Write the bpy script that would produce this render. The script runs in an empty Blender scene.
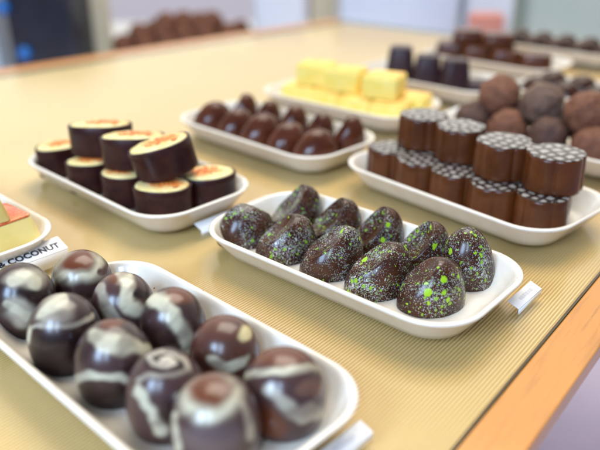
import bpy, bmesh, math, random
from mathutils import Vector, Matrix, noise
R = math.radians
rnd = random.Random(7)
scene = bpy.context.scene

# ------------------------------------------------------------------ camera
cam_d = bpy.data.cameras.new('camera'); cam = bpy.data.objects.new('camera', cam_d)
scene.collection.objects.link(cam); scene.camera = cam
PITCH = math.atan(325 / 700)
cam.location = (0, 0, 0.25); cam.rotation_euler = (R(90) - PITCH, 0, 0)
cam_d.sensor_width = 36; cam_d.lens = 42
cam_d.clip_start = 0.01; cam_d.clip_end = 60
cam_d.dof.use_dof = True
cam_d.dof.focus_distance = 0.475
cam_d.dof.aperture_fstop = 3.6
# ------------------------------------------------------------------ world and lamps
w = bpy.data.worlds.new('World'); scene.world = w; w.use_nodes = True
bg = w.node_tree.nodes['Background']
# soft daylit room: brightest low down behind the table (windows), dimmer overhead and behind the camera
nt = w.node_tree; tc = nt.nodes.new('ShaderNodeTexCoord'); sp = nt.nodes.new('ShaderNodeSeparateXYZ')
nt.links.new(tc.outputs['Generated'], sp.inputs[0])
r1 = nt.nodes.new('ShaderNodeValToRGB'); mr = nt.nodes.new('ShaderNodeMapRange')
mr.inputs[1].default_value = -1; mr.inputs[2].default_value = 1
nt.links.new(sp.outputs[1], mr.inputs[0]); nt.links.new(mr.outputs[0], r1.inputs[0])
el = r1.color_ramp.elements
el[0].position = .1; el[0].color = (.16, .19, .26, 1); el[1].position = .95; el[1].color = (1.0, .98, .92, 1)
e = el.new(.5); e.color = (.27, .27, .27, 1); e = el.new(.78); e.color = (.70, .68, .63, 1)
nt.links.new(r1.outputs[0], bg.inputs[0]); bg.inputs[1].default_value = 1.15

def area(name, loc, target, sx, sy, power, col):
    d = bpy.data.lights.new(name, 'AREA'); d.shape = 'RECTANGLE'; d.size = sx; d.size_y = sy
    d.energy = power; d.color = col
    o = bpy.data.objects.new(name, d); scene.collection.objects.link(o); o.location = loc
    o.rotation_euler = (Vector(target) - Vector(loc)).to_track_quat('-Z', 'Y').to_euler()
    return o
area('window_light', (-0.85, -0.75, 0.85), (0, 0.5, 0), 0.5, 0.6, 24, (0.50, 0.70, 1.0))
area('side_window_light', (-0.25, -0.95, 0.95), (0, 0.5, 0), 0.25, 0.6, 10, (0.55, 0.74, 1.0))
area('ceiling_light', (0.2, 1.3, 2.2), (0.0, 0.6, 0), 1.9, 1.7, 58, (1.0, 0.92, 0.78)).data.specular_factor = 0.25
scene.view_settings.view_transform = 'Standard'; scene.view_settings.look = 'None'
scene.view_settings.exposure = 0.2; scene.view_settings.gamma = 1.0
scene.render.engine = 'CYCLES'

# ------------------------------------------------------------------ helpers
def link(o):
    scene.collection.objects.link(o); return o
def mesh_obj(name, bm, mat, parent=None, smooth=True):
    me = bpy.data.meshes.new(name); bm.normal_update(); bm.to_mesh(me); bm.free()
    for p in me.polygons: p.use_smooth = smooth
    if mat: me.materials.append(mat)
    o = link(bpy.data.objects.new(name, me))
    if parent: o.parent = parent
    return o
def tag(o, label=None, cat=None, group=None, kind=None):
    if label: o['label'] = label
    if cat: o['category'] = cat
    if group: o['group'] = group
    if kind: o['kind'] = kind
    return o
def empty(name, loc=(0, 0, 0), rz=0):
    o = link(bpy.data.objects.new(name, None)); o.empty_display_size = .01
    o.location = loc; o.rotation_euler = (0, 0, rz); return o
def copy_tree(o, parent=None):
    c = o.copy(); link(c); c.parent = parent
    for ch in list(o.children): copy_tree(ch, c)
    return c
def place(o, loc, rz=0, rx=0, ry=0, s=1):
    o.location = loc; o.rotation_euler = (rx, ry, rz); o.scale = (s, s, s) if not isinstance(s, tuple) else s
    return o

def new_mat(name, col, rough=.4, coat=0, spec=.5):
    m = bpy.data.materials.new(name); m.use_nodes = True
    b = m.node_tree.nodes['Principled BSDF']
    b.inputs['Base Color'].default_value = (*col, 1); b.inputs['Roughness'].default_value = rough
    b.inputs['Coat Weight'].default_value = coat; b.inputs['Coat Roughness'].default_value = .08
    b.inputs['Specular IOR Level'].default_value = spec
    return m
def N(m, t, **kw):
    n = m.node_tree.nodes.new(t)
    for k, v in kw.items(): setattr(n, k, v)
    return n
def L(m, a, b): m.node_tree.links.new(a, b)
def BSDF(m): return m.node_tree.nodes['Principled BSDF']
def ramp(m, src, stops):
    n = N(m, 'ShaderNodeValToRGB'); L(m, src, n.inputs[0]); e = n.color_ramp.elements
    while len(e) > 1: e.remove(e[-1])
    e[0].position = stops[0][0]; e[0].color = (*stops[0][1], 1)
    for p, c in stops[1:]:
        x = e.new(p); x.color = (*c, 1)
    return n.outputs[0]
def mix(m, f, a, b):
    n = N(m, 'ShaderNodeMix', data_type='RGBA')
    if isinstance(f, float): n.inputs[0].default_value = f
    else: L(m, f, n.inputs[0])
    for v, k in ((a, 6), (b, 7)):
        if isinstance(v, tuple): n.inputs[k].default_value = (*v, 1)
        else: L(m, v, n.inputs[k])
    return n.outputs[2]
def math_n(m, op, a, b=None, c=None):
    n = N(m, 'ShaderNodeMath', operation=op)
    for i, v in enumerate((a, b, c)):
        if v is None: continue
        if isinstance(v, (int, float)): n.inputs[i].default_value = v
        else: L(m, v, n.inputs[i])
    return n.outputs[0]
def noise_n(m, scale, detail=3, rough=.5, coord=None, out=0):
    n = N(m, 'ShaderNodeTexNoise'); n.inputs['Scale'].default_value = scale
    n.inputs['Detail'].default_value = detail; n.inputs['Roughness'].default_value = rough
    L(m, coord if coord is not None else obj_coord(m), n.inputs['Vector']); return n.outputs[out]
def obj_coord(m):
    for n in m.node_tree.nodes:
        if n.type == 'TEX_COORD': return n.outputs['Object']
    return N(m, 'ShaderNodeTexCoord').outputs['Object']
def rnd_coord(m):
    "object coordinates shifted by the object's random number, so that copies differ"
    i = N(m, 'ShaderNodeObjectInfo'); a = N(m, 'ShaderNodeVectorMath', operation='SCALE')
    a.inputs[0].default_value = (7, 5, 3); L(m, i.outputs['Random'], a.inputs['Scale'])
    b = N(m, 'ShaderNodeVectorMath', operation='ADD'); L(m, obj_coord(m), b.inputs[0]); L(m, a.outputs[0], b.inputs[1])
    return b.outputs[0]
def bump(m, h, strength=.3, dist=.001):
    n = N(m, 'ShaderNodeBump'); n.inputs['Strength'].default_value = strength; n.inputs['Distance'].default_value = dist
    L(m, h, n.inputs['Height']); L(m, n.outputs[0], BSDF(m).inputs['Normal'])
def mottled(name, col, col2, scale, rough=.4, coat=0, bstr=.2, bscale=None, bdist=.0005, detail=4):
    m = new_mat(name, col, rough, coat)
    c = rnd_coord(m)
    n = noise_n(m, scale, detail, .6, c)
    L(m, ramp(m, n, [(.35, col), (.65, col2)]), BSDF(m).inputs['Base Color'])
    bump(m, noise_n(m, bscale or scale * 3, 4, .6, c), bstr, bdist)
    return m

def add_box(bm, x0, x1, y0, y1, z0, z1, bev=0):
    r = bmesh.ops.create_cube(bm, size=1)
    for v in r['verts']:
        v.co = Vector(((x0 + x1) / 2 + v.co.x * (x1 - x0), (y0 + y1) / 2 + v.co.y * (y1 - y0), (z0 + z1) / 2 + v.co.z * (z1 - z0)))
    if bev:
        es = list({e for v in r['verts'] for e in v.link_edges})
        bmesh.ops.bevel(bm, geom=es, offset=bev, segments=3, affect='EDGES', profile=.5)
def loft(bm, rings, cap0=True, cap1=True):
    vs = [[bm.verts.new(p) for p in r] for r in rings]
    n = len(vs[0])
    for a, b in zip(vs, vs[1:]):
        for i in range(n):
            bm.faces.new((a[i], a[(i + 1) % n], b[(i + 1) % n], b[i]))
    if cap0: bm.faces.new(list(reversed(vs[0])))
    if cap1: bm.faces.new(vs[-1])
    return vs
def rrect(Lx, W, r, n=10, m=12):
    P = []
    for cx, cy, a0 in ((Lx/2-r, W/2-r, 0), (-Lx/2+r, W/2-r, 90), (-Lx/2+r, -W/2+r, 180), (Lx/2-r, -W/2+r, 270)):
        for k in range(n + 1):
            a = R(a0 + 90 * k / n); P.append((cx + r*math.cos(a), cy + r*math.sin(a)))
        # straight run to the next corner
        nx = {0: (-Lx/2+r, W/2), 90: (-Lx/2, -W/2+r), 180: (Lx/2-r, -W/2), 270: (Lx/2, W/2-r)}[a0]
        x, y = P[-1]
        for k in range(1, m): P.append((x + (nx[0]-x)*k/m, y + (nx[1]-y)*k/m))
    return P

# ------------------------------------------------------------------ materials
IV = (.52, .48, .35); DK = (.012, .004, .004); BR = (.110, .026, .008); PU = (.060, .028, .027)
M = {}
M['tray'] = mottled('white_melamine', (.77, .71, .62), (.72, .66, .56), 60, .22, .4, .06, 200, .0002)
m = M['tray']; b = BSDF(m); src = b.inputs['Base Color'].links[0].from_socket; c = rnd_coord(m)
v = N(m, 'ShaderNodeTexVoronoi'); v.inputs['Scale'].default_value = 170; L(m, c, v.inputs['Vector'])
sp = N(m, 'ShaderNodeSeparateColor'); L(m, v.outputs['Color'], sp.inputs[0])
k = math_n(m, 'MULTIPLY', math_n(m, 'LESS_THAN', v.outputs['Distance'], .16), math_n(m, 'GREATER_THAN', sp.outputs[0], .93))
sm = ramp(m, noise_n(m, 45, 5, .7, c), [(.66, (0, 0, 0)), (.80, (.35, .35, .35))])
L(m, mix(m, sm, mix(m, k, src, (.25, .12, .05)), (.42, .30, .20)), b.inputs['Base Color'])
M['choc'] = mottled('dark_chocolate', (.030, .010, .005), (.055, .017, .008), 60, .26, .15, .15, 300, .0004)
M['shell'] = mottled('roll_chocolate', (.020, .005, .006), (.045, .012, .010), 70, .30, .05, .25, 260, .0005)
M['milk'] = mottled('milk_chocolate', (.070, .018, .005), (.110, .031, .008), 50, .27, .12, .2, 180, .0006)
M['peak'] = mottled('plain_chocolate', (.055, .013, .006), (.095, .024, .009), 50, .22, .15, .12, 150, .0005)
M['blackchoc'] = mottled('bitter_chocolate', (.024, .009, .012), (.042, .017, .020), 50, .35, .0, .2, 200, .0006)
for q in ('choc', 'shell', 'milk', 'peak', 'blackchoc'): BSDF(M[q]).inputs['Specular IOR Level'].default_value = .26
M['cream'] = mottled('cream_filling', (.74, .58, .20), (.82, .70, .36), 160, .45, 0, .5, 400, .0008)
m = M['cream']; c = obj_coord(m); b = BSDF(m); src = b.inputs['Base Color'].links[0].from_socket
mp = N(m, 'ShaderNodeMapping'); mp.inputs['Scale'].default_value = (50, 72, 0); mp.inputs['Location'].default_value = (-.2, 0, 0); L(m, c, mp.inputs[0])
ln = N(m, 'ShaderNodeVectorMath', operation='LENGTH'); L(m, mp.outputs[0], ln.inputs[0])
d = math_n(m, 'ADD', ln.outputs['Value'], math_n(m, 'MULTIPLY', math_n(m, 'SUBTRACT', noise_n(m, 170, 4, .65, c), .5), 1.5))
L(m, mix(m, ramp(m, d, [(.45, (1, 1, 1)), (1.25, (0, 0, 0))]), src, (.80, .24, .035)), b.inputs['Base Color'])
M['garnish'] = mottled('orange_garnish', (.80, .26, .05), (.66, .13, .03), 400, .4, .1, .8, 700, .001)
M['yellow'] = mottled('yellow_nougat', (.95, .72, .13), (.97, .80, .24), 90, .5, 0, .4, 350, .0008)
M['paleyellow'] = mottled('pale_yellow_fudge', (.80, .64, .20), (.86, .70, .27), 50, .42, .1, .15, 200, .0005)
M['truffle'] = mottled('cocoa_truffle', (.12, .040, .018), (.20, .075, .036), 120, .75, 0, .9, 260, .0015)
M['truffle2'] = mottled('grey_cocoa_truffle', (.10, .055, .038), (.16, .090, .060), 120, .75, 0, .9, 260, .0015)
M['truffle3'] = mottled('dark_cocoa_truffle', (.060, .024, .015), (.095, .040, .024), 120, .7, 0, .9, 260, .0015)
M['card'] = mottled('white_card', (.82, .82, .82), (.78, .78, .79), 40, .35, .2, .02)
M['ink'] = new_mat('grey_ink', (.02, .02, .03), .6)
M['softink'] = new_mat('pale_grey_ink', (.60, .60, .64), .6)

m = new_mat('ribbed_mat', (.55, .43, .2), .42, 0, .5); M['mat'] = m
c = obj_coord(m)
sx = N(m, 'ShaderNodeSeparateXYZ'); L(m, c, sx.inputs[0])
mp = N(m, 'ShaderNodeMapping'); mp.inputs['Scale'].default_value = (1, .06, 1); L(m, c, mp.inputs[0])
fib = noise_n(m, 900, 3, .6, mp.outputs[0])
blot = noise_n(m, 9, 3, .5, c)
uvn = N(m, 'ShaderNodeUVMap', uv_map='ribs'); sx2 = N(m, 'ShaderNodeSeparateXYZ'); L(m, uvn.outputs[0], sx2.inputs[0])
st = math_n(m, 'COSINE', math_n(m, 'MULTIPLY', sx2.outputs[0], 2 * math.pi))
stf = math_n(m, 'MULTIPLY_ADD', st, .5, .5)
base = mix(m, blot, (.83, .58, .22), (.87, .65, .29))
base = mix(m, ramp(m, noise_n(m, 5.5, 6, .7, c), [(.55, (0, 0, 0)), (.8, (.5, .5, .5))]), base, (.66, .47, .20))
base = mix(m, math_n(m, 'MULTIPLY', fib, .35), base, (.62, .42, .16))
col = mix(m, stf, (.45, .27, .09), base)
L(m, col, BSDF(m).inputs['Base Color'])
bump(m, fib, .25, .0003)

m = new_mat('varnished_wood', (.5, .22, .07), .38, .3); M['wood'] = m
c = obj_coord(m)
mp = N(m, 'ShaderNodeMapping'); mp.inputs['Scale'].default_value = (1, .07, 1); L(m, c, mp.inputs[0])
gr = noise_n(m, 150, 6, .7, mp.outputs[0]); g2 = noise_n(m, 14, 3, .5, c)
L(m, mix(m, g2, ramp(m, gr, [(.32, (.24, .075, .010)), (.5, (.56, .20, .028)), (.62, (.48, .16, .022)), (.78, (.34, .11, .014))]), (.58, .26, .055)), BSDF(m).inputs['Base Color'])
bump(m, gr, .25, .0004)

m = bpy.data.materials.new('clear_glass'); m.use_nodes = True; M['glass'] = m
b = BSDF(m); m.node_tree.nodes.remove(b); out = m.node_tree.nodes['Material Output']
tr = N(m, 'ShaderNodeBsdfTransparent'); tr.inputs[0].default_value = (.985, .995, .985, 1)
gs = N(m, 'ShaderNodeBsdfGlossy'); gs.inputs['Roughness'].default_value = .16
fr = N(m, 'ShaderNodeFresnel'); fr.inputs[0].default_value = 1.62
mx = N(m, 'ShaderNodeMixShader'); gb = N(m, 'ShaderNodeNewGeometry'); L(m, math_n(m, 'MULTIPLY', fr.outputs[0], math_n(m, 'SUBTRACT', 1.0, gb.outputs['Backfacing'])), mx.inputs[0]); L(m, tr.outputs[0], mx.inputs[1]); L(m, gs.outputs[0], mx.inputs[2]); L(m, mx.outputs[0], out.inputs[0])
M['glassedge'] = new_mat('green_glass_edge', (.12, .25, .17), .15, .5)
M['floor'] = mottled('lavender_floor', (.60, .55, .78), (.70, .64, .84), 3, .45, 0, .1, 20)
M['paint'] = mottled('cream_wall_paint', (.72, .68, .58), (.66, .63, .54), 1.5, .7)

# marbled: colour attribute made from brush strokes, mixed with fine veining
def marbled():
    m = new_mat('marbled_chocolate', DK, .27, .3, .4); BSDF(m).inputs['Coat Roughness'].default_value = .22
    a = N(m, 'ShaderNodeAttribute', attribute_name='swirl')
    c = rnd_coord(m)
    n = noise_n(m, 140, 4, .6, c)
    L(m, mix(m, math_n(m, 'MULTIPLY', ramp(m, n, [(.5, (0, 0, 0)), (.75, (1, 1, 1))]), .22), a.outputs['Color'], (.06, .030, .028)), BSDF(m).inputs['Base Color'])
    bump(m, noise_n(m, 90, 3, .5, c), .12, .0006)
    return m
M['marble'] = marbled()

# speckled: green and pale droplets splashed over dark chocolate
def speckled(green):
    m = new_mat('speckled_chocolate', (.04, .015, .008), .24, .12, .30)
    c = rnd_coord(m)
    wn = N(m, 'ShaderNodeTexNoise'); wn.inputs['Scale'].default_value = 260; L(m, c, wn.inputs['Vector'])
    off = N(m, 'ShaderNodeVectorMath', operation='MULTIPLY_ADD')
    L(m, wn.outputs['Color'], off.inputs[0]); off.inputs[1].default_value = (.0032, .0026, .0050); L(m, c, off.inputs[2])
    base = ramp(m, noise_n(m, 90, 4, .6, c), [(.35, (.028, .008, .004)), (.65, (.070, .022, .009))])
    masks = []
    dens = noise_n(m, 55, 2, .5, c)
    def layer(scale, thr, rmax, colr, seed):
        nonlocal base
        v = N(m, 'ShaderNodeTexVoronoi'); v.inputs['Scale'].default_value = scale
        sh = N(m, 'ShaderNodeVectorMath', operation='ADD'); L(m, off.outputs[0], sh.inputs[0]); sh.inputs[1].default_value = (seed, seed * 2, seed * 3)
        L(m, sh.outputs[0], v.inputs['Vector'])
        sp = N(m, 'ShaderNodeSeparateColor'); L(m, v.outputs['Color'], sp.inputs[0])
        # radius falls from rmax to nothing as the cell's random number passes thr
        rad = math_n(m, 'MULTIPLY', math_n(m, 'SUBTRACT', sp.outputs[0], thr), rmax / (1 - thr))
        rad = math_n(m, 'ADD', rad, math_n(m, 'MULTIPLY', math_n(m, 'SUBTRACT', dens, .56), .9))
        k = N(m, 'ShaderNodeMapRange'); L(m, math_n(m, 'SUBTRACT', rad, v.outputs['Distance']), k.inputs[0])
        k.inputs[1].default_value = -.02; k.inputs[2].default_value = .05
        masks.append(k.outputs[0])
        base = mix(m, k.outputs[0], base, colr)
    layer(1350, .10, .48, (.30, .31, .36), 1.3)
    layer(980, .25, .44, (.34, .36, .34), 9.4)
    layer(700, .30, .46, (.22, .30, .13), 2.1)
    layer(480, .62, .36, (.44, .45, .44), 3.7)
    layer(330, .74 - .4 * green, .45, (.22, .42, .03), 4.9)
    layer(170, .93 - .55 * green, .42, (.30, .52, .02), 6.1)
    if green > .5: layer(95, .45, .40, (.30, .54, .015), 8.2)
    L(m, base, BSDF(m).inputs['Base Color'])
    hsum = masks[0]
    for k in masks[1:]: hsum = math_n(m, 'MAXIMUM', hsum, k)
    bump(m, hsum, .35, .0003)
    return m
M['speck'] = speckled(0.0); M['speck_green'] = speckled(.35); M['speck_bright'] = speckled(.8)

# lattice transfer printed on the pressed chocolates
m = new_mat('lattice_transfer', (.03, .012, .008), .3, .2); M['lattice'] = m
c = rnd_coord(m)
v = N(m, 'ShaderNodeTexVoronoi', feature='DISTANCE_TO_EDGE', voronoi_dimensions='2D'); v.inputs['Scale'].default_value = 112; v.inputs['Randomness'].default_value = .5
L(m, c, v.inputs['Vector'])
nz = noise_n(m, 300, 3, .6, c)
k = N(m, 'ShaderNodeMapRange'); L(m, math_n(m, 'ADD', v.outputs['Distance'], math_n(m, 'MULTIPLY', math_n(m, 'SUBTRACT', nz, .5), .12)), k.inputs[0])
k.inputs[1].default_value = .17; k.inputs[2].default_value = .27
L(m, mix(m, k.outputs[0], (.022, .010, .008), (.34, .32, .29)), BSDF(m).inputs['Base Color'])

# ------------------------------------------------------------------ setting: floor, table, mat
bm = bmesh.new(); bmesh.ops.create_grid(bm, x_segments=1, y_segments=1, size=12)
o = mesh_obj('floor', bm, M['floor'], smooth=False); o.location = (0, 3, -.78); tag(o, kind='structure')

EDGE = R(51.66)                                   # direction of the table's long edges
ex = Vector((math.cos(EDGE), math.sin(EDGE), 0)); ey = Vector((-math.sin(EDGE), math.cos(EDGE), 0))
P0 = Vector((.0722, .2707, 0)) + ex * .02
T0, T1 = -1.0, 1.08                              # along the edge from P0
def wid(y): return .984 - .147 * y                # the table narrows slightly towards its far end
GT = .0045                                       # thickness of the glass sheet over the mat
table = empty('display_table', P0, EDGE - R(90))  # local y runs along the ribs, local x to the right
tag(table, 'cream display table with an orange varnished wooden rim under the trays', 'table')
def quad_slab(bm, xa, xb, ya, yb, z0, z1, bev=0):
    "slab between x = xa(y) and x = xb(y)"
    P = [(xa(ya), ya), (xb(ya), ya), (xb(yb), yb), (xa(yb), yb)]
    lo = [bm.verts.new((x, y, z0)) for x, y in P]; hi = [bm.verts.new((x, y, z1)) for x, y in P]
    bm.faces.new(list(reversed(lo))); bm.faces.new(hi)
    for i in range(4): bm.faces.new((lo[i], lo[(i+1) % 4], hi[(i+1) % 4], hi[i]))
    if bev: bmesh.ops.bevel(bm, geom=bm.edges[:], offset=bev, segments=3, affect='EDGES', profile=.5)
bm = bmesh.new(); quad_slab(bm, lambda y: -wid(y) - .012, lambda y: .012, T0, T1, -.04, -.0135, .002); mesh_obj('tabletop', bm, M['wood'], table, False)
bm = bmesh.new(); quad_slab(bm, lambda y: .0046, lambda y: .0330, T0, T1, -.013, .0005, .0012); mesh_obj('wooden_rim', bm, M['wood'], table, False)
bm = bmesh.new(); quad_slab(bm, lambda y: -wid(y) - .042, lambda y: -wid(y) - .0015, T0, T1, -.013, .0005, .0012); mesh_obj('wooden_rim', bm, M['wood'], table, False)
for x, y in ((-wid(T0) + .06, T0 + .06), (-.04, T0 + .06), (-wid(T1) + .06, T1 - .06), (-.04, T1 - .06)):
    bm = bmesh.new(); add_box(bm, x - .025, x + .025, y - .025, y + .025, -.779, -.0405, .003); mesh_obj('leg', bm, M['wood'], table)
# ribbed mat: real corrugations 2.5 mm apart
bm = bmesh.new(); uvl = bm.loops.layers.uv.new('ribs')
nr = 425; K = 8
ys = [T0 + .001 + (T1 - T0 - .002) * j / 40 for j in range(41)]
g = []
for y in ys:
    g.append([bm.verts.new((-wid(y) * i / (nr*K) + (.0009*noise.noise(Vector((y*4, i*.004, 0))) if 0 < i < nr*K else 0), y, -GT - .0008 + .00042 * (math.cos(i * 2 * math.pi / K) - 1))) for i in range(nr*K + 1)])
for j in range(40):
    a, b = g[j], g[j+1]
    for i in range(nr*K):
        f = bm.faces.new((a[i], b[i], b[i+1], a[i+1]))
        for lp, (ii, yy) in zip(f.loops, ((i, ys[j]), (i, ys[j+1]), (i+1, ys[j+1]), (i+1, ys[j]))): lp[uvl].uv = (ii / K, yy)
zb = -.0130
lo = [bm.verts.new((v.co.x, v.co.y, zb)) for v in (g[0][0], g[0][-1], g[-1][-1], g[-1][0])]
bm.faces.new(lo)
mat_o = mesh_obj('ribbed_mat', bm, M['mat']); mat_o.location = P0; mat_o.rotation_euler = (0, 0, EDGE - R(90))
tag(mat_o, 'yellow cream finely ribbed mat covering the display table under all the trays', 'mat')
bm = bmesh.new(); quad_slab(bm, lambda y: -wid(y), lambda y: .0040, T0, T1, -GT, 0)
gl = mesh_obj('glass_sheet', bm, M['glass'], None, False); gl.data.materials.append(M['glassedge'])
for p in gl.data.polygons: p.material_index = 0 if abs(p.normal.z) > .5 else 1
gl.location = P0; gl.rotation_euler = (0, 0, EDGE - R(90))
tag(gl, 'clear glass sheet with a dark green edge lying over the ribbed mat', 'glass sheet')

# ------------------------------------------------------------------ trays
TL, TW, TH = .229, .119, .022
def tray_mesh():
    bm = bmesh.new()
    prof = [(.020, 0), (.0175, .0004), (.0150, .0018), (.0095, .0085), (.0045, .0155), (.0012, .0198), (.0001, .0212),
            (0, .0219), (.0006, .0226), (.0018, .0229), (.0032, .0227), (.0042, .0218), (.0056, .0195), (.0095, .0128),
            (.0140, .0068), (.0170, .0046), (.0210, .0040)]
    rings = [[(x, y, z) for x, y in rrect(TL - 2*i, TW - 2*i, .036 - i * .75)] for i, z in prof]
    loft(bm, rings)
    return bm
tray0 = mesh_obj('serving_tray', tray_mesh(), M['tray'])
TR = {
 'marble': (-.0792, .3248, -43.5, 'long white tray nearest the camera holding marbled round chocolates'),
 'speck':  (.0405, .4540, -41.1, 'white tray in the middle holding green speckled chocolates'),
 'roll':   (-.1544, .6116, -43.4, 'white tray holding dark chocolate rolls with cream tops'),
 'peak':   (-.0295, .7520, -43.6, 'white tray holding plain brown pointed chocolates behind the cream rolls'),
 'heart':  (.1518, .5895, -48.5, 'white tray holding stacked lattice topped chocolates at the right'),
 'yellow': (.0635, .8863, -39.5, 'white tray holding stacked yellow nougat blocks'),
 'fudge':  (-.2990, .5130, -42.5, 'white tray cut by the left edge holding pale yellow slices'),
 'truffle': (.268, .735, -45, 'white tray holding dusty brown round truffles at the right edge'),
 'tower':  (.190, 1.005, -42, 'white tray holding black brown tapered chocolates behind the yellow blocks'),
 'brick':  (.315, 1.135, -42, 'cream white tray holding brown chocolate blocks far back on the table'),
 'far':    (.455, 1.240, -42, 'farthest white tray holding dark brown pieces at the top right'),
 'side':   (.392, .895, -45, 'white tray cut by the right edge behind the dusty truffles'),
}
TI = {}
for i, (k, (x, y, a, lab)) in enumerate(TR.items()):
    o = tray0 if i == 0 else copy_tree(tray0)
    place(o, (x, y, .0002), R(a)); tag(o, lab, 'tray', 'white serving trays on the table'); TI[k] = (x, y, R(a))
def tp(k, lx, ly, z=.0045):
    x, y, a = TI[k]
    return (x + lx*math.cos(a) - ly*math.sin(a), y + lx*math.sin(a) + ly*math.cos(a), z)

# ------------------------------------------------------------------ marbled domes
def dome_profile(t, r, h):
    "t 0 (base centre edge) .. 1 (tip): egg shaped bonbon, a little narrower at the foot"
    base = [(.0, 0), (.80, 0), (.86, .012), (.90, .05), (.965, .18), (1.0, .34), (.985, .48), (.93, .62), (.83, .74), (.68, .85), (.50, .93), (.30, .98), (.12, .998), (0, 1)]
    f = t * (len(base) - 1); i = min(int(f), len(base) - 2); u = f - i
    P = [Vector(base[max(0, min(len(base) - 1, i + q))]) for q in (-1, 0, 1, 2)]
    if i <= 1: v = P[1].lerp(P[2], u)
    else:
        v = .5 * ((2*P[1]) + (P[2]-P[0])*u + (2*P[0]-5*P[1]+4*P[2]-P[3])*u*u + (-P[0]+3*P[1]-3*P[2]+P[3])*u**3)
    return max(v[0], 0) * r, v[1] * h
def seg_dist(p, a, b):
    ab = b - a; t = max(0, min(1, (p - a).dot(ab) / max(ab.length_squared, 1e-9)))
    return (p - a - ab * t).length
def marbled_dome(loc, r, h, ops, seed, base):
    bm = bmesh.new(); nseg, nt = 110, 78
    r *= 1.05; h *= 1.06; rings = []
    for j in range(1, nt):
        rr, z = dome_profile(j / nt, r, h)
        rings.append([(rr*math.cos(2*math.pi*i/nseg), rr*math.sin(2*math.pi*i/nseg), z) for i in range(nseg)])
    vs = loft(bm, rings, True, False)
    tip = bm.verts.new((0, 0, h)); top = vs[-1]
    for i in range(nseg): bm.faces.new((top[i], top[(i+1) % nseg], tip))
    o = mesh_obj('marbled_chocolate', bm, M['marble']); o.location = loc
    # brush strokes set out on the side of the bonbon that faces the front of the table
    view = Vector((loc[0], loc[1], loc[2] + h/2 - .25)).normalized()
    right = view.cross(Vector((0, 0, 1))).normalized(); up = right.cross(view)
    cen = Vector((0, 0, h * .5)); att = o.data.color_attributes.new('swirl', 'FLOAT_COLOR', 'POINT')
    sc = r; sv = math.hypot(h * .5 * up.z, r * .62)
    for v in o.data.vertices:
        d = v.co - cen; u = d.dot(right) / sc; w_ = d.dot(up) / sv; dep = -d.dot(view) / sc
        q = v.co * 42 + Vector((seed * 3.1, seed, 0))
        nx = noise.noise(q); ny = noise.noise(q + Vector((9, 9, 9)))
        n2 = noise.noise(v.co * 160 + Vector((seed, 0, 5)))
        p = Vector((u + .26 * nx + .06 * n2, w_ + .26 * ny + .06 * n2))
        col = Vector(base)
        # soft drifting body colour
        f = .5 + .9 * noise.noise(Vector((v.co.x * 40 + seed * 7, v.co.y * 40, v.co.z * 90)))
        col = col.lerp(Vector(PU), max(0, min(.6, f)))
        n3 = noise.noise(Vector((p.x*1.2 + p.y*.6, p.y*4.2 - p.x*1.6, seed))); wisp = max(.5, min(1, .95 + 1.0*n3))
        for kind, geo, width, c in ops:
            if kind == 's':
                dd = min(seg_dist(p, Vector(a), Vector(b)) for a, b in zip(geo, geo[1:])) / (width * 1.02)
            elif kind == 'e':
                x, y, rx, ry = geo; dd = math.hypot((p.x - x)/rx, (p.y - y)/ry) * 1.12
            elif kind == 'b':                      # everything below a level
                dd = 1 + (p.y - geo) * 4
            soft = .38 if kind != 'b' else .5
            a = max(0, min(1, (1 + soft - dd) / (2 * soft))); a = a*a*(3 - 2*a)
            if kind == 's' or c in (IV, IV2): a *= wisp
            if dep < 0: a *= max(0, 1 + dep * 1.5)
            col = col.lerp(Vector(c), a)
        att.data[v.index].color = (*col, 1)
    return o
IV2 = (.36, .32, .25)
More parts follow.
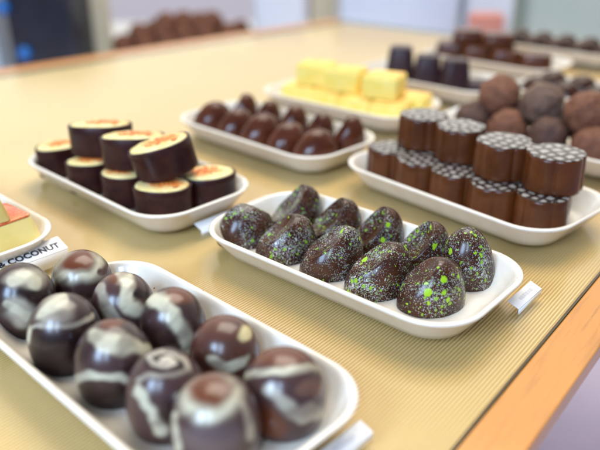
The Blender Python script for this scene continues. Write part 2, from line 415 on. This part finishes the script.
DOMES = [
 ((80, 275), (-.1460, .4100), .0190, .0330, DK, [('e', (-.05, .30, .80, .62), 1, IV), ('e', (-.13, .48, .50, .38), 1, BR), ('b', -.62, 1, DK), ('s', [(.5, .1), (.95, .2)], .12, PU)],
  'brown capped marbled chocolate ringed in ivory, left end of the back row'),
 ((123, 303), (-.1104, .3755), .0188, .0350, PU, [('e', (-.25, .85, .35, .25), 1, BR), ('s', [(.05, .9), (.25, .5), (.15, 0), (.45, -.5)], .22, IV), ('s', [(.5, .25), (.75, .0)], .12, DK), ('s', [(-.75, .5), (-.45, -.1), (-.2, -.5)], .17, IV2), ('b', -.95, 1, DK)],
  'marbled chocolate with an ivory band down its front, second in the back row'),
 ((173, 322), (-.0757, .3530), .0190, .0370, DK, [('e', (.25, .62, .5, .32), 1, BR), ('s', [(-.55, .65), (-.05, .2), (.25, -.3), (.3, -.8)], .22, IV), ('e', (-.5, -.2, .3, .5), 1, PU)],
  'marbled chocolate with an ivory streak slanting from its brown top, middle of back row'),
 ((225, 349), (-.0420, .3262), .0190, .0345, BR, [('e', (0, .05, .5, .35), 1, (.07, .026, .016)), ('e', (.55, .38, .26, .24), 1, (.62, .52, .27)), ('s', [(-.35, -.25), (0, -.5), (.45, -.45)], .17, IV), ('b', -.9, 1, DK)],
  'reddish brown glossy chocolate with a yellowish spot and one white lick'),
 ((282, 393), (-.0085, .2890), .0208, .0385, PU, [('e', (0, .75, .75, .38), 1, BR), ('s', [(-.95, .3), (-.5, .28), (.1, .32), (.75, .42)], .10, IV), ('s', [(-.2, -.15), (.3, -.55), (.9, -.6)], .14, IV2), ('e', (-.45, -.75, .45, .35), 1, BR), ('e', (.65, -.1, .3, .2), 1, (.14, .07, .05))],
  'marbled chocolate with a wide brown cap above an ivory band, rightmost in back row'),
 ((27, 303), (-.1740, .3780), .0200, .0400, DK, [('e', (.15, .55, .65, .28), 1, IV2), ('s', [(-.2, .5), (.3, .6), (.5, .45)], .14, IV), ('s', [(.05, .25), (.7, .2)], .09, DK), ('e', (-.15, -.35, .5, .45), 1, IV2), ('s', [(-.5, -.2), (.2, -.6)], .12, IV), ('b', -.9, 1, DK)],
  'dark chocolate clouded with greyish ivory patches, leftmost in the nearest row'),
 ((64, 333), (-.1360, .3415), .0202, .0395, DK, [('e', (-.15, .55, .5, .35), 1, IV2), ('s', [(-.45, .55), (.1, .75)], .13, IV), ('s', [(-.85, .3), (-.95, -.2), (-.85, -.8)], .09, IV), ('s', [(-.7, .25), (0, .15), (.8, .3)], .07, IV2), ('b', -.15, 1, DK)],
  'nearly black chocolate with pale top patch and an ivory line down its left'),
 ((114, 362), (-.1010, .3135), .0203, .0398, DK, [('e', (0, .75, .4, .2), 1, BR), ('e', (-.1, -.05, .75, .35), 1, PU), ('s', [(-.55, .55), (-.15, .3), (.4, .15), (.85, .1)], .16, IV), ('s', [(-.95, -.3), (-.4, -.42), (.2, -.5), (.6, -.75)], .11, IV), ('b', -.85, 1, DK)],
  'marbled chocolate with two ivory waves over a black foot, middle of nearest row'),
 ((165, 395), (-.0680, .2860), .0195, .0400, PU, [('e', (0, .6, .6, .3), 1, DK), ('s', [(-.05, .6), (.12, .68), (.2, .55), (0, .45), (-.3, .5), (-.35, .72), (0, .88), (.45, .72), (.5, .42), (.1, .22), (-.5, .25), (-.8, .1)], .055, IV2), ('s', [(-.75, -.1), (-.3, -.5), (-.15, -.95)], .13, IV), ('e', (.3, -.5, .5, .4), 1, DK), ('s', [(.2, -.2), (.55, -.7)], .08, IV2)],
  'marbled chocolate with a thin grey spiral on its top'),
 ((217, 420), (-.0405, .2650), .0212, .0400, PU, [('e', (-.02, .45, .72, .50), 1, IV), ('e', (-.02, .62, .52, .36), 1, BR), ('e', (-.1, -.45, .7, .45), 1, (.11, .075, .075)), ('s', [(-.8, .1), (-.85, -.6)], .10, IV), ('s', [(.6, .2), (.75, -.4)], .10, IV2)],
  'chocolate with brown cap in a thick ivory ring, cut by the bottom edge'),
]
for i, (_, (x, y), r, h, base, ops, lab) in enumerate(DOMES):
    o = marbled_dome((x, y, .0044), r, h, ops, i + 1.7, base)
    tag(o, lab, 'chocolate', 'marbled chocolates in the front tray')

# ------------------------------------------------------------------ speckled bitten domes
def speck_dome(a, b, h, bite, mat, seed, lean=0, rz0=0):
    """ellipsoid half (radii a, b, height h); bite = (azimuth, elevation, distance, radius) of the hollow scooped out of it"""
    bm = bmesh.new(); nseg, nt = 112, 64
    az, el, dist, br = bite
    bc = Vector((math.cos(az)*math.cos(el), math.sin(az)*math.cos(el), math.sin(el))) * dist
    rings = []
    org = Vector((0, 0, 0))
    for j in range(nt):
        th = (math.pi / 2) * j / nt
        ring = []
        for i in range(nseg):
            ph = 2*math.pi*i/nseg
            d = Vector((math.cos(ph)*math.cos(th), math.sin(ph)*math.cos(th), math.sin(th)))
            # superellipsoid: fuller shoulders than a plain ellipsoid
            e = 2.0
            t = (abs(d.x/a)**e + abs(d.y/b)**e + abs(d.z/h)**e) ** (-1/e)
            bb = d.dot(bc); disc = bb*bb - (bc.length_squared - br*br)
            if disc > 0 and bb > 0:
                tb = bb - math.sqrt(disc)
                k = .0012
                hh = max(0, min(1, .5 + .5*(tb - t)/k)); t = tb*(1-hh) + t*hh - k*hh*(1-hh)
            t *= 1 + .02 * noise.noise(d * 2.5 + Vector((seed, seed, 0)))
            ring.append(d * t)
        rings.append(ring)
    for rg in rings:
        for v in rg: v.x += lean * (v.z / h) ** 1.5 * math.cos(-rz0); v.y += lean * (v.z / h) ** 1.5 * math.sin(-rz0)
    vs = loft(bm, rings, True, False)
    top = vs[-1]; tip = bm.verts.new(sum((v.co for v in top), Vector()) / nseg)
    for i in range(nseg): bm.faces.new((top[i], top[(i+1) % nseg], tip))
    return mesh_obj('speckled_chocolate', bm, mat)
LONG = R(45)
S_F = (.0245, .0180, .0300)
FB = lambda az, d=.052, r=.0300: (az, 57, d, r)
BB = (192, 50, .0425, .0285)
SP = [ # x, y, radii, rz, bite, lean, mat, label
 ((-.0420, .5030), (.0250, .0190, .0300), 25, FB(60), -.001, 'speck', 'dark speckled chocolate with tiny white dots, leftmost in front row of speckled tray'),
 ((-.0110, .4770), (.0245, .0195, .0320), 30, FB(188, .050), .006, 'speck', 'speckled chocolate densely dusted with white dots, second from left in front row'),
 (( .0230, .4530), (.0250, .0195, .0335), 30, FB(188, .051), .008, 'speck', 'speckled chocolate sloping down leftward, middle of front row in speckled tray'),
 (( .0540, .4265), (.0250, .0195, .0335), 30, FB(188, .052), .008, 'speck_green', 'speckled chocolate with one big round green drop, fourth in the front row'),
 (( .0880, .4060), (.0245, .0195, .0330), 28, FB(188, .054), .004, 'speck_bright', 'speckled chocolate with the brightest green splashes, front right end of its row'),
 ((-.0030, .5360), (.0235, .0185, .0325), 30, BB, .005, 'speck', 'speckled chocolate with a scooped side and pale tip, leftmost in the back row'),
 (( .0280, .5080), (.0235, .0185, .0325), 30, BB, .005, 'speck_green', 'speckled chocolate with a scooped left side, second from left in the back row'),
 (( .0590, .4870), (.0235, .0185, .0335), 30, BB, .005, 'speck_green', 'speckled chocolate with a sharp crest, in the middle of the back row'),
 (( .0900, .4620), (.0235, .0185, .0335), 30, BB, .005, 'speck_green', 'speckled chocolate with a green flecked crest, fourth from left in the back row'),
 (( .1190, .4390), (.0200, .0195, .0400), 40, (150, 60, .056, .022), -.002, 'speck_green', 'tall upright speckled chocolate at the right end of the speckled tray'),
]
for i, ((x, y), rad, rz, (ba, be, bd, br), ln, mt, lab) in enumerate(SP):
    o = speck_dome(*rad, (R(ba) - R(rz), R(be), bd, br), M[mt], i * 1.3, ln, R(rz))
    place(o, (x, y, .0044), R(rz)); tag(o, lab, 'chocolate', 'green speckled chocolates')

# ------------------------------------------------------------------ chocolate rolls with cream tops
def make_roll():
    root = empty('chocolate_roll')
    a, b, h, wall = .0245, .0192, .030, .0016
    ns = 64
    def ring(k, z, wob=0):
        return [((a*k)*math.cos(2*math.pi*i/ns), (b*k)*math.sin(2*math.pi*i/ns), z + wob*math.sin(6*math.pi*i/ns + 1)) for i in range(ns)]
    bm = bmesh.new()
    loft(bm, [ring(.95, 0), ring(.99, .0008), ring(1, .003), ring(1.0, .012), ring(1.01, .022), ring(1.02, h - .0006), ring(1.005, h, .0003),
              ring(.965, h + .0001, .0003), ring(.94, h - .0015)], True, True)
    mesh_obj('shell', bm, M['shell'], root)
    bm = bmesh.new(); rings = []
    for k, z in ((.938, -.0012), (.915, .0002), (.82, .0012), (.6, .0017), (.35, .0019), (.1, .002)):
        rings.append([(x, y, h + z + .0006*noise.noise(Vector((x*150, y*150, 3)))) for x, y, _ in ring(k, 0)])
    loft(bm, rings); mesh_obj('cream_filling', bm, M['cream'], root)
    bm = bmesh.new(); rr = random.Random(3)
    pts = []
    for q in range(24):
        x = rr.gauss(.002, .0058); y = rr.gauss(0, .0042); s = rr.uniform(.0006, .0015)
        rg = bmesh.ops.create_icosphere(bm, subdivisions=1, radius=s)
        mrot = Matrix.Rotation(rr.uniform(0, 3), 3, 'Z')
        for v in rg['verts']:
            cc = v.co.copy(); cc.x *= 1.5; cc.z *= .55; v.co = mrot @ cc + Vector((x, y, h + .0022))
    mesh_obj('orange_garnish', bm, M['garnish'], root)
    return root
roll0 = make_roll()
Z0, Z1 = .0045, .0385
ROLLS = [
 ((-.2370, .6520, Z0), .86, 0, 0, 40, 'dark chocolate roll alone at the left end of its tray, nothing on top of it'),
 ((-.1940, .6080, Z0), .84, 0, 0, 10, 'lower dark roll under the leftmost upper roll, orange crumbs on top'),
 ((-.1565, .5770, Z0), .84, 0, 0, 150, 'lower dark roll in the middle, supporting two upper rolls'),
 ((-.1160, .5480, Z0), 1.0, 0, 0, 0, 'lower dark roll at the front corner of its tray, cream and orange top'),
 ((-.0810, .5770, Z0), 1.0, 0, 0, 200, 'dark roll at the right end of its tray with a bright cream top'),
 ((-.1880, .6620, Z0), .86, 0, 0, 70, None), ((-.1480, .6280, Z0), .86, 0, 0, 120, None), ((-.112, .6020, Z0), .80, 0, 0, 30, None),
 ((-.1860, .6280, .0335), 1.18, -7, 0, 5, 'leftmost of the three rolls on the upper layer, flat on top of others'),
 ((-.1480, .5930, .0335), 1.15, -7, 0, 8, 'middle roll of the upper layer with a wide cream top'),
 ((-.1130, .5660, .0370), 1.10, -2, -14, 12, 'tilted roll at the right of the upper layer, leaning to the left'),
]
for i, (loc, s, rx, ry, rz, lab) in enumerate(ROLLS):
    o = roll0 if i == 0 else copy_tree(roll0)
    sz = s if i < 8 else s * .93
    place(o, loc, R(rz), R(rx), R(ry), (s, s, .95 if i < 8 else .92))
    tag(o, lab or 'cream topped roll hidden in the back row underneath the upper rolls', 'chocolate', 'chocolate rolls with cream tops')

# ------------------------------------------------------------------ plain pointed chocolates
def revolve(name, prof, mat, ns=56, wob=.0):
    bm = bmesh.new()
    rings = [[(r*math.cos(2*math.pi*i/ns), r*math.sin(2*math.pi*i/ns), z) for i in range(ns)] for r, z in prof]
    loft(bm, rings); return mesh_obj(name, bm, mat)
PK = []
ordw = ['leftmost', 'second from left', 'middle', 'fourth from left', 'rightmost']
pkf = speck_dome(.0235, .0190, .0310, (R(155), R(50), .052, .0255), M['peak'], 2.2, .003, R(30))
pkb = speck_dome(.0200, .0175, .0350, (R(160), R(46), .0390, .0235), M['peak'], 4.1, .006, R(30))
for row, ly in enumerate((-.018, .027)):
    for i in range(5):
        lab = f'plain brown domed chocolate, {ordw[i]} in the front row of its tray' if row == 0 else f'plain brown chocolate with a pointed crest, {ordw[i]} in the back row'
        src = pkb if row else pkf
        o = src if i == 0 else copy_tree(src)
        o.name = 'plain_chocolate'
        k = (1.0, .97, 1.03, .99, 1.02)[i]
        k *= (1.09, 1.0)[row]
        place(o, tp('peak', -.083 + (.0405 if row == 0 else .0415)*i, ly), R(30 + (-6, 4, 0, 7, -5)[i]), 0, 0, (k, k, k * (1.12 if (row and i == 4) else 1)))
        tag(o, lab, 'chocolate', 'plain brown chocolates')

# ------------------------------------------------------------------ lattice topped two-lobed chocolates
def make_lobed():
    root = empty('scalloped_chocolate')
    def rad(t): return .0203 + .0030 * math.sqrt(abs(math.cos(2.5*t)) + .02)      # five round lobes
    O = [(rad(t) * math.cos(t), rad(t) * math.sin(t)) for t in (2*math.pi*i/160 for i in range(160))]
    h = .0295
    prof = [(.98, 0), (1.02, .0008), (1.02, .003), (.975, h - .0022), (.96, h - .0006), (.93, h)]
    bm = bmesh.new(); loft(bm, [[(x*k, y*k, z) for x, y in O] for k, z in prof]); mesh_obj('body', bm, M['milk'], root)
    bm = bmesh.new(); loft(bm, [[(x*k, y*k, z) for x, y in O] for k, z in ((.95, h + .0001), (.945, h + .0005), (.92, h + .0006))])
    mesh_obj('lattice_top', bm, M['lattice'], root)
    return root
lob0 = make_lobed()
W5 = ['leftmost', 'second from left', 'middle', 'fourth from left', 'rightmost']
LB = [(-.084 + .0405*q, (-.012, -.016, -.016, -.015, -.008)[q], .0045, f'lower scalloped chocolate, {W5[q]} of the five in front of the lattice topped stack') for q in range(5)]
LB += [(-.068, .016, .0345, 'upper lattice topped scalloped chocolate, leftmost of the four on top of the stack'),
       (-.022, .012, .0345, 'upper lattice topped scalloped chocolate, second from left of the four on top'),
       (.029, .005, .0345, 'upper lattice topped scalloped chocolate, third from left of the four on top'),
       (.074, .010, .0345, 'upper lattice topped scalloped chocolate, rightmost of the four on top of the stack')]
LB += [(-.064 + .0415*q, .029, .0045, None if q < 3 else 'scalloped chocolate half hidden at the far right corner of its stack') for q in range(4)]
for i, (lx, ly, z, lab) in enumerate(LB):
    o = lob0 if i == 0 else copy_tree(lob0)
    k = (.95, .98, .96, 1.0, .93)[i % 5] if z < .02 else (1.03, 1.0, 1.06, 1.06)[i - 5]
    place(o, tp('heart', lx, ly, z), TI['heart'][2] + R(rnd.uniform(-25, 25)), 0, 0, (k, k, 1)); tag(o, lab or 'lattice topped chocolate hidden in the back row under the upper four', 'chocolate', 'lattice topped chocolates')

# ------------------------------------------------------------------ yellow blocks
def make_block(name, sx, sy, sz, body, top):
    root = empty(name)
    bm = bmesh.new(); add_box(bm, -sx/2, sx/2, -sy/2, sy/2, 0, sz, .0018)
    mesh_obj('body', bm, M[body], root)
    bm = bmesh.new(); add_box(bm, -sx/2 + .0016, sx/2 - .0016, -sy/2 + .0016, sy/2 - .0016, sz - .0002, sz + .0012, .0006)
    mesh_obj('topping', bm, M[top], root)
    return root
m = new_mat('toasted_orange_topping', (.8, .45, .12), .5); M['toast'] = m
c = rnd_coord(m)
L(m, ramp(m, noise_n(m, 110, 4, .65, c), [(.40, (.93, .68, .18)), (.56, (.90, .50, .10)), (.74, (.80, .28, .05))]), BSDF(m).inputs['Base Color'])
blk0 = make_block('nougat_block', .042, .040, .026, 'yellow', 'toast')
YB = [(-.076, -.012, 0), (-.026, -.014, 0), (.024, -.012, 0), (.073, -.010, 0), (-.062, .004, 1), (-.008, .002, 1), (.052, .004, 1),
      (-.070, .032, 0), (-.020, .032, 0), (.030, .034, 0), (.076, .034, 0)]
names = ['lower nougat block at the left end of the yellow pile', 'lower nougat block second from left in the yellow pile', 'lower nougat block third from left in the yellow pile',
         'lower nougat block at the right end of the yellow pile', 'left one of the three upper yellow nougat blocks', 'middle one of the three upper yellow nougat blocks', 'right one of the three upper yellow nougat blocks, its toasted top widest']
for i, (lx, ly, up_) in enumerate(YB):
    o = blk0 if i == 0 else copy_tree(blk0)
    place(o, tp('yellow', lx*.92 + .008, ly - .010, .0045 + up_*.0275), TI['yellow'][2] + R(rnd.uniform(-6, 6)) + R(14), 0, 0, (1.05, 1, 1) if up_ else (1.0, .92, 1))
    tag(o, names[i] if i < 7 else 'yellow nougat block in the hidden back row of its pile', 'chocolate', 'yellow nougat blocks')

# pale slices at the left edge
m = new_mat('red_orange_glaze', (.75, .15, .03), .3, .3); M['glaze'] = m
c = rnd_coord(m)
L(m, ramp(m, noise_n(m, 130, 4, .65, c), [(.4, (.72, .20, .05)), (.55, (.62, .08, .03)), (.72, (.75, .42, .14))]), BSDF(m).inputs['Base Color'])
sl0 = empty('fudge_slice')
bm = bmesh.new(); loft(bm, [[(x*k, y*k, z) for x, y in rrect(.050, .050, .004, 4, 2)] for k, z in ((.98, 0), (1, .0008), (.72, .0285), (.70, .0295))])
mesh_obj('body', bm, M['paleyellow'], sl0)
bm = bmesh.new(); loft(bm, [[(x*k, y*k, z) for x, y in rrect(.050, .050, .004, 4, 2)] for k, z in ((.70, .0296), (.715, .0301), (.71, .0312), (.68, .0316))])
mesh_obj('topping', bm, M['glaze'], sl0)
for i, (lx, ly, z, a, lab) in enumerate(((.076, .023, .0045, 3, 'pale yellow slice with a red orange top, lower one at left edge'),
                                        (.068, .003, .0362, -3, 'pale yellow slice resting on the lower slices, cut by the left edge'),
                                        (.068, -.036, .0045, 0, 'pale yellow slice beside the label card, outside the left edge'))):
    o = sl0 if i == 0 else copy_tree(sl0)
    place(o, tp('fudge', lx, ly, z), TI['fudge'][2] + R(a)); tag(o, lab, 'chocolate', 'pale yellow slices')

# ------------------------------------------------------------------ dusty truffles
def truffle(mat, seed, r=.0215):
    bm = bmesh.new(); bmesh.ops.create_icosphere(bm, subdivisions=5, radius=r)
    for v in bm.verts:
        d = v.co.normalized()
        v.co = d * r * (1 + .11*noise.noise(d*1.9 + Vector((seed,)*3)) + .040*noise.noise(d*6 + Vector((seed,)*3)))
        v.co.z = max(v.co.z, -r*.93)
        v.co.z += r*.93
    return mesh_obj('cocoa_truffle', bm, mat)
TF = [
 (-.078, -.022, 0, 'truffle3', 'dark truffle low at the left end of the truffle tray'),
 (-.034, -.026, 0, 'truffle', 'brown truffle in the lower layer, peeping over the lattice chocolates'),
 (.012, -.024, 0, 'truffle3', 'dark brown truffle low in the middle of the truffle tray'),
 (-.052, .018, 0, 'truffle3', 'dark truffle in the lower layer, behind the reddish one'),
 (-.006, .018, 0, 'truffle2', 'greyish truffle in the lower layer of the truffle tray'),
 (.040, .016, 0, 'truffle3', 'dark truffle in the lower layer behind the largest truffle'),
 (.058, -.020, 0, 'truffle', 'brown truffle in the lower layer at the right edge'),
 (-.060, -.004, 1, 'truffle', 'reddish brown truffle on top of the pile, leftmost in the upper layer'),
 (-.010, -.002, 1, 'truffle2', 'grey brown truffle on top of the pile, right of the reddish one'),
 (.040, -.004, 1, 'truffle', 'large warm brown truffle on top of the pile at the right edge'),
]
for i, (lx, ly, up_, mt, lab) in enumerate(TF):
    o = truffle(M[mt], i * 2.3, .0215 if up_ == 0 else .0228)
    place(o, tp('truffle', lx + .004, ly - .004, .0045 + up_*.026), rnd.uniform(0, 6)); tag(o, lab, 'chocolate', 'dusty round truffles')

# ------------------------------------------------------------------ tapered towers, bricks and other far chocolates
def tapered(name, a, b, h, k, mat):
    bm = bmesh.new()
    rings = [[(x*s, y*s, z) for x, y in rrect(a, b, min(a, b)*.28, 6, 3)] for s, z in ((.97, 0), (1, .001), (1, .003), ((1+k)/2, h*.5), (k, h - .002), (k*.96, h - .0004), (k*.92, h))]
    loft(bm, rings); return mesh_obj(name, bm, mat)
tw0 = tapered('tapered_chocolate', .042, .042, .046, .72, M['blackchoc'])
TWR = [(-.052, -.005, 'leftmost of the black brown tapered chocolates behind the yellow blocks'), (-.004, -.007, 'second from left of the black brown tapered chocolates'),
       (.042, -.009, 'third from left of the black brown tapered chocolates'), (.082, -.012, 'rightmost and lowest of the black brown tapered chocolates')]
for i, (lx, ly, lab) in enumerate(TWR):
    o = tw0 if i == 0 else copy_tree(tw0)
    place(o, tp('tower', lx, ly), TI['tower'][2] + R(rnd.uniform(-8, 8) + 38), 0, 0, (1.08, 1.08, (1.12, 1, 1.02, .5)[i])); tag(o, lab, 'chocolate', 'black brown tapered chocolates')
br0 = tapered('chocolate_block', .046, .040, .032, .88, M['milk'])
BRK = [(-.080, 0, 0), (-.030, 0, 0), (.020, 0, 0), (.070, 0, 0), (-.055, .008, 1), (.0, .008, 1)]
for i, (lx, ly, up_) in enumerate(BRK):
    o = br0 if i == 0 else copy_tree(br0)
    place(o, tp('brick', lx, ly - .006, .0045 + .032*up_), TI['brick'][2] + R(rnd.uniform(-6, 6) + 30), 0, 0, (1.1, 1.1, 1 if not up_ else .7))
    tag(o, ['leftmost brown block in the lower row of the far tray', 'second brown block in the lower row of the far tray', 'third brown block in the lower row of the far tray', 'rightmost brown block in the lower row of the far tray', 'thin brown slab on the two leftmost far blocks', 'thin brown slab on the middle far blocks'][i], 'chocolate', 'brown blocks in the far tray')
fr0 = revolve('round_praline', [(.017, 0), (.0205, .001), (.0215, .006), (.020, .014), (.015, .021), (.008, .0245), (.0005, .0255)], M['choc'], 40)
FR = [('far', -.085 + .0425*i, .0235*(1 if j else -1), .0045, f'dark round praline, {ordw[i]} in the {"back" if j else "front"} row of the farthest tray') for j in range(2) for i in range(5)]
FR += [('side', -.080 + .042*i, .0235*(1 if j else -1), .0045, f'dark round praline, {ordw[i]} in the {"back" if j else "front"} row of the tray behind the truffles') for j in range(2) for i in range(4)]
for i, (k, lx, ly, z, lab) in enumerate(FR):
    o = fr0 if i == 0 else copy_tree(fr0)
    s = 1.0
    place(o, tp(k, lx, ly, z), rnd.uniform(0, 6), 0, 0, (s, s, 1.25)); tag(o, lab, 'chocolate', 'dark round pralines')

# ------------------------------------------------------------------ label cards at the right end of each tray
def text_mesh(s, size, mat, parent, loc, weight=.0):
    cu = bpy.data.curves.new('lettering', 'FONT'); cu.body = s; cu.size = size; cu.align_x = 'RIGHT'; cu.align_y = 'CENTER'
    cu.extrude = .00004; cu.offset = weight; cu.resolution_u = 4; cu.space_character = 1.05
    t = bpy.data.objects.new('tmp', cu); link(t); dg = bpy.context.evaluated_depsgraph_get()
    me = bpy.data.meshes.new_from_object(t.evaluated_get(dg)); bpy.data.objects.remove(t)
    me.materials.clear(); me.materials.append(mat)
    o = link(bpy.data.objects.new('lettering', me)); o.parent = parent; o.location = loc
    return o
def card(k, length, shift, lab, text=None, dp=.0092):
    # local x: along the short end of the tray (reading direction); local y: towards the tray; leans on the rim
    x, y, a = TI[k]
    px, py, _ = tp(k, TL/2 + (.0015 if not text else .0025), shift)
    root = empty('label_card', (px, py, .0105 if text else .0036), a + R(90)); root.rotation_euler = (R(20), 0, a + R(90)); tag(root, lab, 'label', 'label cards at the tray ends')
    bm = bmesh.new(); add_box(bm, -length/2, length/2, 0, dp, 0, .0005, .0001); mesh_obj('card', bm, M['card'], root)
    c, s_ = math.cos(R(38)), math.sin(R(38))
    bm = bmesh.new(); add_box(bm, -length/2 + .0005, length/2 - .0005, -.0004, .0004, -.0103 if text else -.0040, -.0001)
    st = mesh_obj('stand', bm, M['card'], root); st.rotation_euler = (R(-20), 0, 0)
    if text: text_mesh(text, .0076, M['ink'], root, (length/2 - .004, dp*.40, .0006), .00034)
    else:
        bm = bmesh.new(); rr = random.Random(len(lab)); u = -length*.22
        while u < length*.26:
            wd = rr.uniform(.0012, .0030); add_box(bm, u, u + wd, dp*(.34 + rr.uniform(0, .05)), dp*(.62 + rr.uniform(0, .06)), .0006, .00066); u += wd + .0009
        mesh_obj('printed_line', bm, M['softink'], root, False)
    return root
card('fudge', .105, .002, 'white card reading FRUIT & COCONUT beside the pale yellow slices', 'FRUIT & COCONUT', .0150)
card('marble', .050, .022, 'white label card at the lower right end of the front tray')
card('speck', .036, .044, 'small white label card at the right end of the speckled tray')
card('roll', .085, .026, 'white label card at the right end of the cream roll tray')
card('peak', .074, .050, 'white label card at the end of the plain brown chocolates')
card('yellow', .055, .066, 'white label card at the right end of the yellow nougat tray')
card('tower', .060, .050, 'white label card at the right end of the tapered chocolates')

# ------------------------------------------------------------------ behind the table: a lower counter with blurred things on it
M['bluegrey'] = mottled('pale_blue_plastic', (.74, .80, .90), (.82, .87, .94), 5, .5)
M['whitep'] = mottled('white_plastic', (.84, .86, .90), (.80, .82, .86), 5, .45)
M['black'] = mottled('black_enamel', (.010, .012, .020), (.022, .022, .034), 12, .35)
M['blueknob'] = new_mat('blue_plastic', (.01, .16, .55), .3, .4)
M['pink'] = mottled('salmon_card', (.66, .22, .16), (.72, .30, .22), 8, .6)
M['beige'] = mottled('beige_board', (.62, .55, .38), (.56, .48, .32), 8, .6)
M['green'] = mottled('grey_green_cloth', (.50, .58, .50), (.56, .60, .52), 6, .7)
M['taupe'] = mottled('taupe_cloth', (.48, .40, .30), (.52, .45, .36), 6, .7)
ct = empty('back_counter', (0, 2.35, 0)); tag(ct, 'pale counter behind the display table carrying blurred boxes', 'counter')
bm = bmesh.new(); add_box(bm, -1.6, 1.9, -.55, .60, -.23, -.20, .004); mesh_obj('top', bm, M['whitep'], ct)
bm = bmesh.new(); add_box(bm, -1.55, 1.85, -.50, .55, -.779, -.231); mesh_obj('base', bm, M['beige'], ct)
def bin_(name, x, y, w_, d_, h_, mat, lab, cat, lip=.008, rz=0, grp=None, z=-.1995):
    bm = bmesh.new(); prof = [(.93, 0), (.95, .004), (1, h_ - .02), (1.0, h_ - .018), (1.04, h_ - .015), (1.04, h_), (.97, h_), (.92, .012)]
    loft(bm, [[(px*s, py*s, zz) for px, py in rrect(w_, d_, min(w_, d_)*.12, 5, 2)] for s, zz in prof])
    o = mesh_obj(name, bm, mat); place(o, (x, y, z), rz); tag(o, lab, cat, grp); return o
# coffee machine like appliance
ap = empty('appliance', (-.70, 2.05, -.1995), R(-8)); tag(ap, 'tall black appliance with two bright blue knobs at the top left', 'appliance')
bm = bmesh.new(); add_box(bm, -.095, .095, -.09, .09, 0, .42, .01); mesh_obj('housing', bm, M['black'], ap)
for x, z in ((-.092, .165), (-.050, .045)):
    bm = bmesh.new(); bmesh.ops.create_cone(bm, cap_ends=True, segments=32, radius1=.019, radius2=.016, depth=.02)
    k = mesh_obj('knob', bm, M['blueknob'], ap); k.location = (x, -.10, z + .02); k.rotation_euler = (R(90), 0, 0)
bin_('storage_bin', -.95, 2.1, .20, .2, .30, M['bluegrey'], 'pale blue tub at the top left corner beside the black appliance', 'bin')
bm = bmesh.new(); add_box(bm, -.03, .03, -.02, .02, 0, .40, .004)
o = mesh_obj('wooden_post', bm, M['beige']); place(o, (-.585, 2.1, -.1995)); tag(o, 'beige upright post beside the black appliance', 'post')
bs = bin_('shallow_bowl', -.32, 2.12, .42, .22, .05, M['whitep'], 'wide shallow white dish heaped with dark pieces behind the table', 'dish')
hp0 = truffle(M['truffle'], 3.3, .032); hp0.name = 'dark_piece'
hp = []
for zz, n in ((0, 13), (1, 10), (2, 4)):
    for q in range(n):
        hp.append(((-.32 + (q - (n-1)/2)*(.032 if zz < 2 else .045)) + rnd.uniform(-.004, .004), 2.10 + (.04 if q % 2 else -.04)*(1 - .35*zz), -.160 + zz*.028))
for i, p in enumerate(hp):
    o = hp0 if i == 0 else copy_tree(hp0)
    place(o, p, rnd.uniform(0, 6)); tag(o, 'dark brown piece in the heap on the white dish behind', 'chocolate', 'heaped dark pieces on the white dish')
bin_('storage_bin', -.06, 2.15, .15, .2, .32, M['whitep'], 'white tub right of the heaped dish', 'bin')
bm = bmesh.new(); add_box(bm, -.035, .035, -.03, .03, 0, .30, .004)
o = mesh_obj('cardboard_box', bm, M['beige']); place(o, (.065, 2.12, -.1995), R(10)); tag(o, 'narrow beige cardboard box between the white and the pale blue tub', 'box')
bin_('storage_bin', .28, 2.12, .34, .22, .33, M['bluegrey'], 'wide pale blue tub at the top centre', 'bin')
bin_('storage_bin', .54, 2.15, .14, .2, .32, M['whitep'], 'white tub left of the salmon pink box', 'bin')
bm = bmesh.new(); add_box(bm, -.040, .040, -.03, .03, -.0545, .125, .003)
o = mesh_obj('cardboard_box', bm, M['pink']); place(o, (.490, 1.90, -.1450), R(6)); tag(o, 'salmon pink box behind the brown blocks', 'box')
bin_('storage_bin', .85, 2.2, .40, .24, .34, M['green'], 'grey green tub at the top right', 'bin')
bin_('storage_bin', 1.25, 2.2, .34, .24, .34, M['taupe'], 'brownish tub in the top right corner', 'bin')
